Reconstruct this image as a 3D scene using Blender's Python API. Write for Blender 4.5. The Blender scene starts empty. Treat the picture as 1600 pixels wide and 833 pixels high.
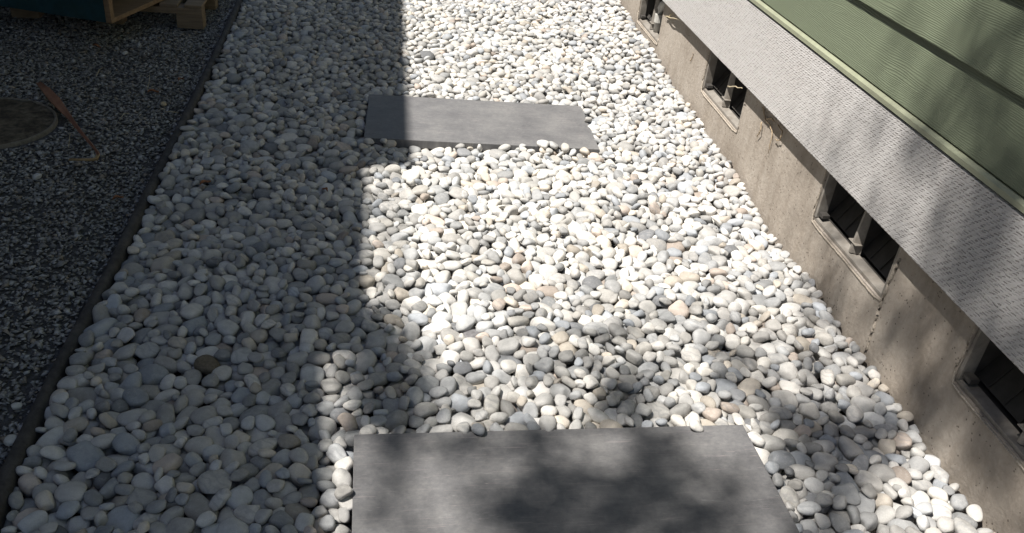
import bpy, math, random
import numpy as np
from mathutils import Vector, Matrix, Euler, noise as mnoise

random.seed(7)
rng = np.random.default_rng(11)
scene = bpy.context.scene
col = scene.collection

# ------------------------------------------------------------------ camera
PITCH, YAW, ROLL, CAM_H, FPX = .5507, .1737, .1111, 1.7882, 1338.92
fwd = Vector((math.sin(YAW) * math.cos(PITCH), math.cos(YAW) * math.cos(PITCH), -math.sin(PITCH)))
rgt0 = Vector((math.cos(YAW), -math.sin(YAW), 0))
up0 = rgt0.cross(fwd)
rgt = math.cos(ROLL) * rgt0 + math.sin(ROLL) * up0
upv = -math.sin(ROLL) * rgt0 + math.cos(ROLL) * up0
cam_data = bpy.data.cameras.new('camera')
cam = bpy.data.objects.new('camera', cam_data)
col.objects.link(cam)
M3 = Matrix((rgt, upv, -fwd)).transposed()
cam.matrix_world = Matrix.Translation((0, 0, CAM_H)) @ M3.to_4x4()
cam_data.sensor_width = 36.0
cam_data.lens = FPX / 1600 * 36
cam_data.clip_start = .05
cam_data.clip_end = 400
scene.camera = cam

# ------------------------------------------------------------------ sky, sun, exposure
SUN = Vector((-1.0, -.30, 2.05)).normalized()          # towards the sun
world = bpy.data.worlds.new('World')
scene.world = world
world.use_nodes = True
wn = world.node_tree.nodes
bg = wn['Background']
sky = wn.new('ShaderNodeTexSky')
sky.sky_type = 'NISHITA'
sky.sun_disc = False
sky.sun_elevation = math.asin(SUN.z)
sky.dust_density = 1.0
sky.sun_rotation = math.atan2(SUN.x, SUN.y)
world.node_tree.links.new(sky.outputs[0], bg.inputs[0])
bg.inputs[1].default_value = .05
sl = bpy.data.lights.new('sun', 'SUN')
sl.energy = 5.0
sl.angle = math.radians(.53)
sl.color = (1.0, .955, .89)
so = bpy.data.objects.new('sun', sl)
col.objects.link(so)
so.rotation_euler = SUN.to_track_quat('Z', 'Y').to_euler()
so.location = SUN * 30
scene.view_settings.view_transform = 'Standard'
scene.view_settings.look = 'None'
scene.view_settings.exposure = .80
scene.view_settings.gamma = 1
scene.view_settings.use_curve_mapping = False
scene.cycles.max_bounces = 4
scene.cycles.diffuse_bounces = 4
scene.cycles.glossy_bounces = 2
scene.cycles.transmission_bounces = 0
scene.cycles.caustics_reflective = False
scene.cycles.caustics_refractive = False


def ground_at(px, py, z=0.0):
    """where the sight line of a photograph pixel meets the level z (used to measure the place)"""
    d = fwd + rgt * ((px - 800) / FPX) - upv * ((py - 416.5) / FPX)
    t = (z - CAM_H) / d.z
    return Vector((0, 0, CAM_H)) + d * t


def wall_at(px, py, x):
    d = fwd + rgt * ((px - 800) / FPX) - upv * ((py - 416.5) / FPX)
    return Vector((0, 0, CAM_H)) + d * (x / d.x)


# ------------------------------------------------------------------ node helpers
class NT:
    def __init__(self, name):
        self.m = bpy.data.materials.new(name)
        self.m.use_nodes = True
        self.t = self.m.node_tree
        self.bsdf = self.t.nodes['Principled BSDF']

    def n(self, kind, **kw):
        nd = self.t.nodes.new(kind)
        for k, v in kw.items():
            setattr(nd, k, v)
        return nd

    def link(self, a, b):
        self.t.links.new(a, b)

    def put(self, sock, v):
        if isinstance(v, bpy.types.NodeSocket):
            self.link(v, sock)
        elif v is not None:
            sock.default_value = v

    def math(self, op, a, b=None, c=None, clamp=False):
        nd = self.n('ShaderNodeMath', operation=op, use_clamp=clamp)
        self.put(nd.inputs[0], a)
        self.put(nd.inputs[1], b)
        self.put(nd.inputs[2], c)
        return nd.outputs[0]

    def noise(self, vec, scale, detail=4, rough=.55, dist=0.0):
        nd = self.n('ShaderNodeTexNoise')
        self.put(nd.inputs['Vector'], vec)
        nd.inputs['Scale'].default_value = scale
        nd.inputs['Detail'].default_value = detail
        nd.inputs['Roughness'].default_value = rough
        nd.inputs['Distortion'].default_value = dist
        return nd.outputs[0]

    def ramp(self, fac, stops, interp='LINEAR'):
        nd = self.n('ShaderNodeValToRGB')
        cr = nd.color_ramp
        cr.interpolation = interp
        while len(cr.elements) < len(stops):
            cr.elements.new(.5)
        for e, (p, c) in zip(cr.elements, stops):
            e.position = p
            e.color = (c[0], c[1], c[2], 1) if not isinstance(c, (int, float)) else (c, c, c, 1)
        self.put(nd.inputs[0], fac)
        return nd.outputs[0]

    def mix(self, fac, a, b, mode='MIX'):
        nd = self.n('ShaderNodeMix', data_type='RGBA', blend_type=mode)
        self.put(nd.inputs[0], fac)
        for s, v in ((nd.inputs[6], a), (nd.inputs[7], b)):
            if isinstance(v, tuple) and len(v) == 3:
                v = (*v, 1)
            self.put(s, v)
        return nd.outputs[2]

    def scalevec(self, vec, s):
        nd = self.n('ShaderNodeMapping')
        self.put(nd.inputs[0], vec)
        nd.inputs['Scale'].default_value = s
        return nd.outputs[0]

    def vadd(self, a, b):
        nd = self.n('ShaderNodeVectorMath', operation='ADD')
        self.put(nd.inputs[0], a)
        self.put(nd.inputs[1], b)
        return nd.outputs[0]

    def bump(self, h, strength=.3, dist=.01, normal=None):
        nd = self.n('ShaderNodeBump')
        nd.inputs['Strength'].default_value = strength
        nd.inputs['Distance'].default_value = dist
        self.put(nd.inputs['Height'], h)
        if normal is not None:
            self.link(normal, nd.inputs['Normal'])
        return nd.outputs[0]

    def pos(self):
        return self.n('ShaderNodeNewGeometry').outputs['Position']

    def out(self, color, rough=.8, normal=None, spec=.3):
        c = color
        if isinstance(c, tuple) and len(c) == 3:
            c = (*c, 1)
        self.put(self.bsdf.inputs['Base Color'], c)
        self.put(self.bsdf.inputs['Roughness'], rough)
        self.bsdf.inputs['Specular IOR Level'].default_value = spec
        if normal is not None:
            self.link(normal, self.bsdf.inputs['Normal'])
        return self.m


# ------------------------------------------------------------------ materials
def mat_pebble(single):
    N = NT('river_pebble_single' if single else 'river_pebble_mass')
    if single:
        oi = N.n('ShaderNodeObjectInfo')
        at = N.n('ShaderNodeAttribute', attribute_type='OBJECT', attribute_name='tone')
        r = at.outputs['Fac']
    else:
        at = N.n('ShaderNodeAttribute', attribute_type='GEOMETRY', attribute_name='prand')
        r = at.outputs['Fac']
    r2 = N.math('FRACT', N.math('MULTIPLY', r, 37.31))
    r3 = N.math('FRACT', N.math('MULTIPLY', r, 91.73))
    off = N.n('ShaderNodeCombineXYZ')
    N.put(off.inputs[0], N.math('MULTIPLY', r, 57.0))
    N.put(off.inputs[1], N.math('MULTIPLY', r2, 31.0))
    N.put(off.inputs[2], N.math('MULTIPLY', r3, 11.0))
    p = N.vadd(N.pos(), off.outputs[0])
    base = N.ramp(r2, [(0, (.44, .43, .41)), (.14, (.48, .463, .435)), (.27, (.40, .405, .405)), (.38, (.51, .49, .455)),
                       (.48, (.42, .42, .415)), (.57, (.52, .495, .45)), (.66, (.35, .37, .395)), (.74, (.48, .468, .44)),
                       (.82, (.50, .445, .37)), (.87, (.43, .42, .40)), (.925, (.46, .385, .325)), (.955, (.31, .315, .315)),
                       (.98, (.22, .225, .235)), (1.0, (.42, .385, .31))], 'CONSTANT')
    val = N.math('MULTIPLY_ADD', r3, .66, .62)
    blot = N.noise(p, 38, 4, .6)
    spk = N.noise(p, 420, 3, .7)
    val = N.math('MULTIPLY', val, N.math('MULTIPLY_ADD', blot, .60, .70))
    val = N.math('MULTIPLY', val, N.math('MULTIPLY_ADD', spk, .60, .70))
    hsv = N.n('ShaderNodeHueSaturation')
    N.put(hsv.inputs['Value'], val)
    hsv.inputs['Saturation'].default_value = .86
    N.put(hsv.inputs['Color'], base)
    # veined stones
    wv = N.n('ShaderNodeTexWave', wave_type='BANDS', bands_direction='DIAGONAL')
    N.put(wv.inputs['Vector'], p)
    wv.inputs['Scale'].default_value = 15
    wv.inputs['Distortion'].default_value = 11
    wv.inputs['Detail'].default_value = 3
    wv.inputs['Detail Scale'].default_value = 1.4
    vein = N.ramp(wv.outputs['Fac'], [(.55, 0), (.9, 1)])
    sel = N.math('MULTIPLY', N.math('GREATER_THAN', N.math('FRACT', N.math('MULTIPLY', r, 17.9)), .84), .26)
    c = N.mix(N.math('MULTIPLY', vein, sel), hsv.outputs[0], (.18, .19, .21))
    # pale dust caught in the upper pits
    dust = N.ramp(N.noise(p, 90, 3, .6), [(.52, 0), (.74, 1)])
    c = N.mix(N.math('MULTIPLY', dust, .22), c, (.58, .56, .53))
    h = N.math('MULTIPLY_ADD', spk, .35, N.math('MULTIPLY', N.noise(p, 120, 4, .6), 1.0))
    return N.out(c, .74, N.bump(h, .32, .004), .28)


def mat_gravel():
    N = NT('slate_chip')
    at = N.n('ShaderNodeAttribute', attribute_type='GEOMETRY', attribute_name='prand')
    r = at.outputs['Fac']
    r2 = N.math('FRACT', N.math('MULTIPLY', r, 37.31))
    base = N.ramp(r, [(0, (.19, .184, .178)), (.30, (.28, .274, .266)), (.52, (.22, .211, .202)), (.76, (.31, .302, .295)),
                      (.88, (.24, .205, .165)), (.97, (.34, .335, .33)), (.994, (.46, .45, .42))], 'CONSTANT')
    p = N.pos()
    big = N.noise(p, 1.6, 3, .6)
    v = N.math('MULTIPLY', N.math('MULTIPLY_ADD', r2, .5, .75), N.math('MULTIPLY_ADD', big, .9, .80))
    hsv = N.n('ShaderNodeHueSaturation')
    N.put(hsv.inputs['Value'], v)
    N.put(hsv.inputs['Color'], base)
    return N.out(hsv.outputs[0], .75, N.bump(N.noise(p, 600, 3), .2, .002), .3)


def mat_soil(name, a, b):
    N = NT(name)
    p = N.pos()
    c = N.ramp(N.noise(p, 60, 6, .7), [(.3, a), (.7, b)])
    v = N.n('ShaderNodeTexVoronoi')
    N.put(v.inputs['Vector'], p)
    v.inputs['Scale'].default_value = 70
    return N.out(c, .95, N.bump(v.outputs['Distance'], .8, .01), .1)


def mat_paver():
    N = NT('porcelain_paver')
    tc = N.n('ShaderNodeTexCoord')
    o = tc.outputs['Object']
    oi = N.n('ShaderNodeObjectInfo')
    sh = N.n('ShaderNodeCombineXYZ')
    N.put(sh.inputs[0], N.math('MULTIPLY', oi.outputs['Random'], 9.0))
    o = N.vadd(o, sh.outputs[0])
    st = N.noise(N.scalevec(o, (6, 8.5, 1)), 1.0, 10, .78)
    st2 = N.noise(N.scalevec(o, (60, 85, 1)), 1.0, 6, .8)
    cl = N.noise(o, 3.5, 6, .7)
    sc = N.noise(N.scalevec(o, (10, 150, 1)), 1.0, 2, .5, 2.2)
    f = N.math('ADD', N.math('MULTIPLY', st, .4), N.math('ADD', N.math('MULTIPLY', st2, .3), N.math('MULTIPLY', cl, .3)))
    c = N.ramp(f, [(.38, (.092, .091, .096)), (.5, (.142, .140, .142)), (.61, (.198, .194, .190))])
    scr = N.ramp(sc, [(.69, 0), (.74, 1)])
    c = N.mix(N.math('MULTIPLY', scr, .28), c, (.36, .355, .35))
    # fine scratches in several directions
    for ang, s in ((.5, (1.2, 60, 1)), (-.35, (1.0, 52, 1)), (1.1, (1.3, 66, 1)), (.08, (1.1, 58, 1))):
        mp = N.n('ShaderNodeMapping')
        N.put(mp.inputs[0], o)
        mp.inputs['Rotation'].default_value = (0, 0, ang)
        mp.inputs['Scale'].default_value = s
        k = N.ramp(N.noise(mp.outputs[0], 3.0, 2, .5, .6), [(.70, 0), (.716, 1), (.732, 0)])
        c = N.mix(N.math('MULTIPLY', k, .55), c, (.42, .355, .35))
    grit = N.noise(o, 260, 3, .7)
    c = N.mix(N.ramp(grit, [(.62, 0), (.75, .35)]), c, (.34, .335, .33))
    rg = N.math('MULTIPLY_ADD', cl, .25, .45)
    return N.out(c, rg, N.bump(N.math('ADD', st2, N.math('MULTIPLY', grit, .5)), .12, .002), .35)


def mat_concrete():
    N = NT('foundation_concrete')
    p = N.pos()
    n1 = N.noise(p, 3.0, 6, .65)
    n2 = N.noise(p, 40, 5, .7)
    f = N.math('ADD', N.math('MULTIPLY', n1, .62), N.math('MULTIPLY', n2, .38))
    c = N.ramp(f, [(.32, (.275, .238, .200)), (.5, (.355, .313, .268)), (.68, (.43, .388, .34))])
    # form-work streaks and rain runs
    run = N.noise(N.scalevec(p, (1, 3.2, 1.1)), 2.0, 6, .68)
    c = N.mix(N.ramp(run, [(.48, 0), (.68, .55)]), c, (.20, .165, .13))
    pits = N.n('ShaderNodeTexVoronoi')
    N.put(pits.inputs['Vector'], p)
    pits.inputs['Scale'].default_value = 60
    pits.inputs['Randomness'].default_value = 1
    pm = N.math('MULTIPLY', N.math('LESS_THAN', pits.outputs['Distance'], .20), N.math('GREATER_THAN', N.noise(p, 21, 2), .54))
    c = N.mix(N.math('MULTIPLY', pm, .75), c, (.10, .08, .065))
    spk = N.noise(p, 500, 2, .6)
    c = N.mix(N.ramp(spk, [(.6, 0), (.8, .30)]), c, (.12, .10, .085))
    h = N.math('SUBTRACT', N.math('MULTIPLY', n2, .7), pm)
    return N.out(c, .9, N.bump(h, .7, .009), .15)


def mat_skirt():
    N = NT('incised_white_board')
    p = N.pos()
    wob = N.noise(p, 26, 3, .6)
    sep = N.n('ShaderNodeSeparateXYZ')
    N.put(sep.inputs[0], p)
    v = N.math('MULTIPLY_ADD', wob, 1.1, N.math('MULTIPLY', sep.outputs[2], 1 / .0092))
    row = N.math('FLOOR', v)
    u = N.math('ADD', N.math('MULTIPLY', sep.outputs[1], 1 / .026), N.math('MULTIPLY', row, .3819))
    u = N.math('ADD', u, N.math('MULTIPLY', N.noise(p, 55, 2), 1.1))
    cid = N.n('ShaderNodeCombineXYZ')
    N.put(cid.inputs[0], N.math('FLOOR', u))
    N.put(cid.inputs[1], row)
    wn_ = N.n('ShaderNodeTexWhiteNoise', noise_dimensions='2D')
    N.put(wn_.inputs['Vector'], cid.outputs[0])
    rn = wn_.outputs['Value']
    fu = N.math('SUBTRACT', N.math('FRACT', u), .5)
    du = N.math('ABSOLUTE', N.math('ADD', fu, N.math('MULTIPLY_ADD', rn, .2, -.1)))
    vv = N.math('ADD', N.math('FRACT', v), N.math('MULTIPLY', fu, .55))
    dv = N.math('ABSOLUTE', N.math('SUBTRACT', vv, .5))
    su = N.n('ShaderNodeMapRange', interpolation_type='SMOOTHSTEP')
    N.put(su.inputs[0], du)
    su.inputs[1].default_value, su.inputs[2].default_value = .40, .20
    sv = N.n('ShaderNodeMapRange', interpolation_type='SMOOTHSTEP')
    N.put(sv.inputs[0], dv)
    sv.inputs[1].default_value, sv.inputs[2].default_value = .26, .05
    keep = N.math('MULTIPLY_ADD', N.math('FRACT', N.math('MULTIPLY', rn, 13.7)), .8, .2)
    slit = N.math('MULTIPLY', N.math('MULTIPLY', su.outputs[0], sv.outputs[0]), keep)
    grain = N.noise(N.scalevec(p, (1, 5, 130)), 1.4, 5, .65)
    c = N.ramp(grain, [(.3, (.46, .443, .432)), (.55, (.52, .505, .495)), (.75, (.56, .548, .54))])
    dirt = N.noise(p, 5, 5, .7)
    c = N.mix(N.ramp(dirt, [(.52, 0), (.75, .3)]), c, (.47, .43, .41))
    c = N.mix(N.math('MULTIPLY', slit, .52), c, (.14, .115, .10))
    h = N.math('SUBTRACT', N.math('MULTIPLY', grain, .3), slit)
    return N.out(c, .82, N.bump(h, 1.0, .006), .2)


def mat_siding():
    N = NT('sage_fibre_cement')
    p = N.pos()
    oi = N.n('ShaderNodeObjectInfo')
    cx = N.n('ShaderNodeCombineXYZ')
    N.put(cx.inputs[1], N.math('MULTIPLY', oi.outputs['Random'], 23))
    q = N.vadd(p, cx.outputs[0])
    # cedar-grain emboss: long cathedral bands
    big = N.noise(N.scalevec(q, (1, 1.0, 4.5)), 1.5, 2.5, .5)
    sep = N.n('ShaderNodeSeparateXYZ')
    N.put(sep.inputs[0], q)
    ph = N.math('MULTIPLY_ADD', big, .075, sep.outputs[2])
    fine = N.noise(N.scalevec(q, (1, 3.5, 40)), 2.0, 4, .6)
    ph = N.math('MULTIPLY_ADD', fine, .008, ph)
    w = N.math('SINE', N.math('MULTIPLY', ph, 980))
    w = N.math('MULTIPLY_ADD', w, .5, .5)
    w = N.math('POWER', w, 1.6)
    patch = N.ramp(N.noise(N.scalevec(q, (1, 2, 8)), 2.5, 2), [(.35, .45), (.65, 1)])
    w = N.math('MULTIPLY', w, patch)
    h = N.math('ADD', w, N.math('MULTIPLY', fine, .6))
    c = N.mix(N.noise(p, 7, 4), (.138, .162, .108), (.156, .180, .122))
    c = N.mix(N.math('MULTIPLY', w, .13), c, (.085, .10, .06))
    return N.out(c, .62, N.bump(h, .40, .003), .3)


def mat_wood(name, a, b, scale=(3, 40, 40), rough=.85):
    N = NT(name)
    tc = N.n('ShaderNodeTexCoord')
    o = tc.outputs['Object']
    g = N.noise(N.scalevec(o, scale), 1.0, 6, .65, .4)
    c = N.ramp(g, [(.3, a), (.7, b)])
    c = N.mix(N.ramp(N.noise(o, 9, 4), [(.5, 0), (.8, .5)]), c, tuple(x * .5 for x in a))
    return N.out(c, rough, N.bump(g, .4, .004), .2)


def mat_plain(name, c, rough=.6, var=.25, scale=30, bump=.15, spec=.3, dirt=None):
    N = NT(name)
    p = N.pos()
    n = N.noise(p, scale, 5, .65)
    lo = tuple(x * (1 - var) for x in c)
    hi = tuple(min(1, x * (1 + var)) for x in c)
    cc = N.ramp(n, [(.3, lo), (.7, hi)])
    if dirt:
        cc = N.mix(N.ramp(N.noise(p, scale * .35, 5, .7), [(.46, 0), (.66, .75)]), cc, dirt)
    return N.out(cc, rough, N.bump(n, bump, .004), spec)


MAT = {
    'pebble1': mat_pebble(True), 'pebbleN': mat_pebble(False), 'chip': mat_gravel(),
    'soil': mat_soil('bed_soil', (.06, .055, .048), (.13, .12, .107)),
    'ground': mat_soil('slate_ground', (.06, .058, .056), (.14, .137, .135)),
    'paver': mat_paver(), 'concrete': mat_concrete(), 'skirt': mat_skirt(), 'siding': mat_siding(),
    'flash': mat_plain('pale_green_flashing', (.27, .285, .20), .5, .12, 12, .05, dirt=(.20, .20, .15)),
    'vent': mat_plain('grey_vent_plastic', (.24, .222, .198), .7, .18, 25, .2, dirt=(.15, .128, .105)),
    'ventdark': mat_plain('black_vent_plastic', (.058, .054, .050), .55, .2, 25, .1),
    'mortar': mat_plain('pale_mortar', (.37, .325, .27), .95, .35, 140, .6),
    'edging': mat_plain('black_edging', (.050, .046, .044), .8, .35, 45, .45, dirt=(.10, .092, .084)),
    'pallet': mat_wood('pallet_wood', (.16, .115, .075), (.30, .225, .15)),
    'ply': mat_wood('plywood', (.19, .12, .07), (.31, .21, .125)),
    'teal': mat_plain('teal_paint', (.018, .055, .068), .5, .3, 20, .1, dirt=(.022, .050, .048)),
    'rust': mat_plain('rusty_lid', (.115, .094, .066), .85, .7, 30, .9, dirt=(.022, .015, .011)),
    'rustrim': mat_plain('weathered_rim', (.20, .175, .14), .8, .3, 60, .4),
    'bark': mat_wood('dry_bark', (.24, .115, .07), (.34, .17, .105), (40, 8, 8), .7),
    'barkin': mat_wood('dry_bark_inside', (.36, .24, .11), (.46, .32, .17), (40, 8, 8), .7),
    'leaf': mat_plain('dry_leaf', (.24, .11, .055), .7, .3, 120, .3),
    'straw': mat_plain('dry_straw', (.42, .36, .25), .8, .25, 90, .2),
    'root': mat_plain('dry_root', (.36, .28, .19), .9, .3, 90, .3),
    'pipe': mat_plain('grey_pipe', (.46, .45, .42), .5, .1, 30, .05),
    'tan': mat_plain('tan_stone', (.50, .40, .26), .8, .2, 90, .3),
    'white': mat_plain('white_stone', (.50, .49, .47), .8, .15, 90, .3),
    'stucco': mat_plain('neighbour_stucco', (.42, .40, .37), .9, .12, 30, .4),
    'roofing': mat_plain('neighbour_roofing', (.07, .065, .06), .9, .3, 40, .4),
    'trimwood': mat_plain('neighbour_trim', (.14, .12, .10), .8, .2, 30, .2),
    'treebark': mat_plain('tree_bark', (.10, .075, .055), .95, .4, 35, .8),
    'foliage': mat_plain('tree_foliage', (.055, .095, .03), .6, .35, 4, .1),
    'brown_stone': mat_plain('brown_stone', (.14, .115, .082), .7, .35, 110, .3),
    'slate_stone': mat_plain('slate_stone', (.15, .145, .15), .7, .35, 70, .6),
}

# ------------------------------------------------------------------ mesh helpers
ORIGIN = {}


class MB:
    def __init__(self):
        self.v, self.f, self.k = [], [], []

    def add(self, vs, fs, mi=0):
        o = len(self.v)
        self.v += [tuple(x) for x in vs]
        self.f += [tuple(i + o for i in f) for f in fs]
        self.k += [mi] * len(fs)
        return self

    def box(self, x0, x1, y0, y1, z0, z1, M=None, mi=0):
        vs = [Vector((x, y, z)) for z in (z0, z1) for y in (y0, y1) for x in (x0, x1)]
        if M is not None:
            vs = [M @ v for v in vs]
        return self.add(vs, [(0, 2, 3, 1), (4, 5, 7, 6), (0, 1, 5, 4), (2, 6, 7, 3), (0, 4, 6, 2), (1, 3, 7, 5)], mi)

    def prism(self, poly, axis, a, b, mi=0):
        """extrude a closed 2-D outline along axis ('y': outline in x,z; 'x': outline in y,z; 'z': outline in x,y)"""
        def P(u, w, t):
            return {'y': (u, t, w), 'x': (t, u, w), 'z': (u, w, t)}[axis]
        n = len(poly)
        vs = [P(u, w, a) for u, w in poly] + [P(u, w, b) for u, w in poly]
        fs = [tuple(range(n))[::-1], tuple(range(n, 2 * n))] + [(i, (i + 1) % n, n + (i + 1) % n, n + i) for i in range(n)]
        return self.add(vs, fs, mi)

    def tube(self, pts, rad, seg=7, mi=0, flat=1.0):
        pts = [Vector(p) for p in pts]
        if not isinstance(rad, (list, tuple)):
            rad = [rad] * len(pts)
        vs, fs = [], []
        ref = Vector((0, 0, 1))
        for i, p in enumerate(pts):
            t = (pts[min(i + 1, len(pts) - 1)] - pts[max(i - 1, 0)]).normalized()
            a = t.cross(ref)
            if a.length < .05:
                a = t.cross(Vector((1, 0, 0)))
            a.normalize()
            b = a.cross(t)
            for k in range(seg):
                an = 2 * math.pi * k / seg
                vs.append(p + (a * math.cos(an) + b * math.sin(an) * flat) * rad[i])
        for i in range(len(pts) - 1):
            for k in range(seg):
                k2 = (k + 1) % seg
                fs.append((i * seg + k, i * seg + k2, (i + 1) * seg + k2, (i + 1) * seg + k))
        fs.append(tuple(range(seg))[::-1])
        fs.append(tuple(range((len(pts) - 1) * seg, len(pts) * seg)))
        return self.add(vs, fs, mi)

    def build(self, name, mats, parent=None, origin=None, smooth=False, bevel=0):
        if not isinstance(mats, (list, tuple)):
            mats = [mats]
        if parent is not None:
            o = ORIGIN[parent.name]
        else:
            o = Vector(origin) if origin is not None else Vector((0, 0, 0))
        me = bpy.data.meshes.new(name)
        me.from_pydata([tuple(Vector(v) - o) for v in self.v], [], self.f)
        for m in mats:
            me.materials.append(MAT[m])
        me.polygons.foreach_set('material_index', self.k)
        me.update()
        import bmesh
        bm = bmesh.new()
        bm.from_mesh(me)
        bmesh.ops.recalc_face_normals(bm, faces=bm.faces)
        if bevel:
            bmesh.ops.bevel(bm, geom=[e for e in bm.edges if e.calc_face_angle(0) > .5], offset=bevel, segments=2, affect='EDGES', profile=.6)
        bm.to_mesh(me)
        bm.free()
        if smooth:
            me.polygons.foreach_set('use_smooth', [True] * len(me.polygons))
        ob = bpy.data.objects.new(name, me)
        col.objects.link(ob)
        if parent is not None:
            ob.parent = parent
        else:
            ob.location = o
        ORIGIN[ob.name] = o
        return ob


def tag(o, label=None, cat=None, group=None, kind=None):
    for k, v in (('label', label), ('category', cat), ('group', group), ('kind', kind)):
        if v:
            o[k] = v
    return o


def thing(name, loc, label, cat, group=None):
    o = bpy.data.objects.new(name, None)
    o.empty_display_size = .1
    col.objects.link(o)
    o.location = loc
    ORIGIN[o.name] = Vector(loc)
    return tag(o, label, cat, group)


def fast_mesh(name, verts, tris, mat, attrs=None, smooth=True):
    me = bpy.data.meshes.new(name)
    nv, nt = len(verts), len(tris)
    me.vertices.add(nv)
    me.vertices.foreach_set('co', np.ascontiguousarray(verts, np.float32).ravel())
    me.loops.add(nt * 3)
    me.loops.foreach_set('vertex_index', np.ascontiguousarray(tris, np.int32).ravel())
    me.polygons.add(nt)
    me.polygons.foreach_set('loop_start', np.arange(0, nt * 3, 3, dtype=np.int32))
    if smooth:
        me.polygons.foreach_set('use_smooth', np.ones(nt, bool))
    me.materials.append(mat)
    for k, a in (attrs or {}).items():
        at = me.attributes.new(k, 'FLOAT', 'POINT')
        at.data.foreach_set('value', np.ascontiguousarray(a, np.float32))
    me.update(calc_edges=True)
    me.validate()
    return me


# ------------------------------------------------------------------ ground
ground = MB().add([(-60, -60, -.10), (60, -60, -.10), (60, 60, -.10), (-60, 60, -.10)], [(0, 1, 2, 3)]).build('ground', 'ground')
tag(ground, kind='structure')

WX = 1.748          # concrete face
BX = 1.693          # skirt board face
EDGE = [(-.955, -1.0), (-.955, 1.2), (-.965, 1.665), (-.978, 1.776), (-.985, 2.116), (-.988, 2.44), (-.985, 2.889), (-.995, 3.45), (-1.0, 3.73), (-1.008, 4.352),
        (-1.022, 5.162), (-1.06, 6.42), (-1.10, 7.6), (-1.18, 9.5), (-1.3, 12)]


def edge_x(y):
    return float(np.interp(y, [p[1] for p in EDGE], [p[0] for p in EDGE]))


bed = MB().box(-.95, WX + .05, .2, 9.0, -.12, -.072).build('pebble_bed', 'soil')
tag(bed, kind='structure')

# ------------------------------------------------------------------ the two stepping slabs
PAVERS = []


def paver(x, y, t, label, z=.030, tilt=(0, 0)):
    L, W, T = 1.2, .6, .045
    c, s = math.cos(t), math.sin(t)
    cx, cy = x + c * L / 2 + s * W / 2, y + s * L / 2 - c * W / 2
    mb = MB().box(-L / 2, L / 2, -W / 2, W / 2, -T, 0)
    o = mb.build('paving_slab', 'paver', bevel=.0025)
    o.location = (cx, cy, z)
    o.rotation_euler = (tilt[0], tilt[1], t)
    tag(o, label, 'paving slab', 'grey slabs laid across the pebbles')
    PAVERS.append((cx, cy, t, L, W, z))
    return o


paver(-.1009, 4.6046, -.0218, 'grey slab farther along the path, crossed by a straight shadow edge near one end')
paver(-.0777, 1.8825, .0233, 'large grey slab close by, mottled with soft leaf shadows, cut off by the picture edge')

# ------------------------------------------------------------------ pebbles: settle them one by one on a height field
GX0, GX1, GY0, GY1, CELL = -1.14, WX - .004, .75, 8.2, .006
nx, ny = int((GX1 - GX0) / CELL), int((GY1 - GY0) / CELL)
gx = GX0 + (np.arange(nx) + .5) * CELL
gy = GY0 + (np.arange(ny) + .5) * CELL
GXX, GYY = np.meshgrid(gx, gy, indexing='ij')
def bank(x, y):
    s = np.clip((x - .95) / .75, 0, 1)
    s = s * s * (3 - 2 * s)
    return np.clip((y - 3.25) * .047, 0, .15) * s
H = -.072 + bank(GXX, GYY)
LIMIT = .017 + bank(GXX, GYY) + .020 * (np.sin(GXX * 5.1 + 1.3 * np.sin(GYY * 3.3)) * np.sin(GYY * 4.3 + GXX * 2.1))
BLOCK = np.zeros((nx, ny), bool)
for (cx, cy, t, L, W, z) in PAVERS:
    u = (GXX - cx) * math.cos(t) + (GYY - cy) * math.sin(t)
    v = -(GXX - cx) * math.sin(t) + (GYY - cy) * math.cos(t)
    BLOCK |= (np.abs(u) < L / 2) & (np.abs(v) < W / 2)
ex = np.array([edge_x(y) for y in gy])
BLOCK |= GXX < (ex[None, :] + .020)
EDGEB = GXX < (ex[None, :] + .020)
H[BLOCK] = .030
H[EDGEB] = 5.0
LIMIT[BLOCK] = -1.0
TOP = np.full((nx, ny), -1, np.int32)

C_W = np.array([0, 0, CAM_H])
F_ = np.array(fwd); R_ = np.array(rgt); U_ = np.array(upv)


def project(P):
    d = P - C_W
    w = d @ F_
    return 800 + FPX * (d @ R_) / w, 416.5 - FPX * (d @ U_) / w, w


def rand_rot(tilt):
    a = rng.uniform(0, 2 * math.pi)
    b = rng.normal(0, tilt)
    c = rng.normal(0, tilt)
    return np.array(Euler((b, c, a), 'XYZ').to_matrix())


pebbles = []      # (pos, rot, semi-axes)


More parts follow.
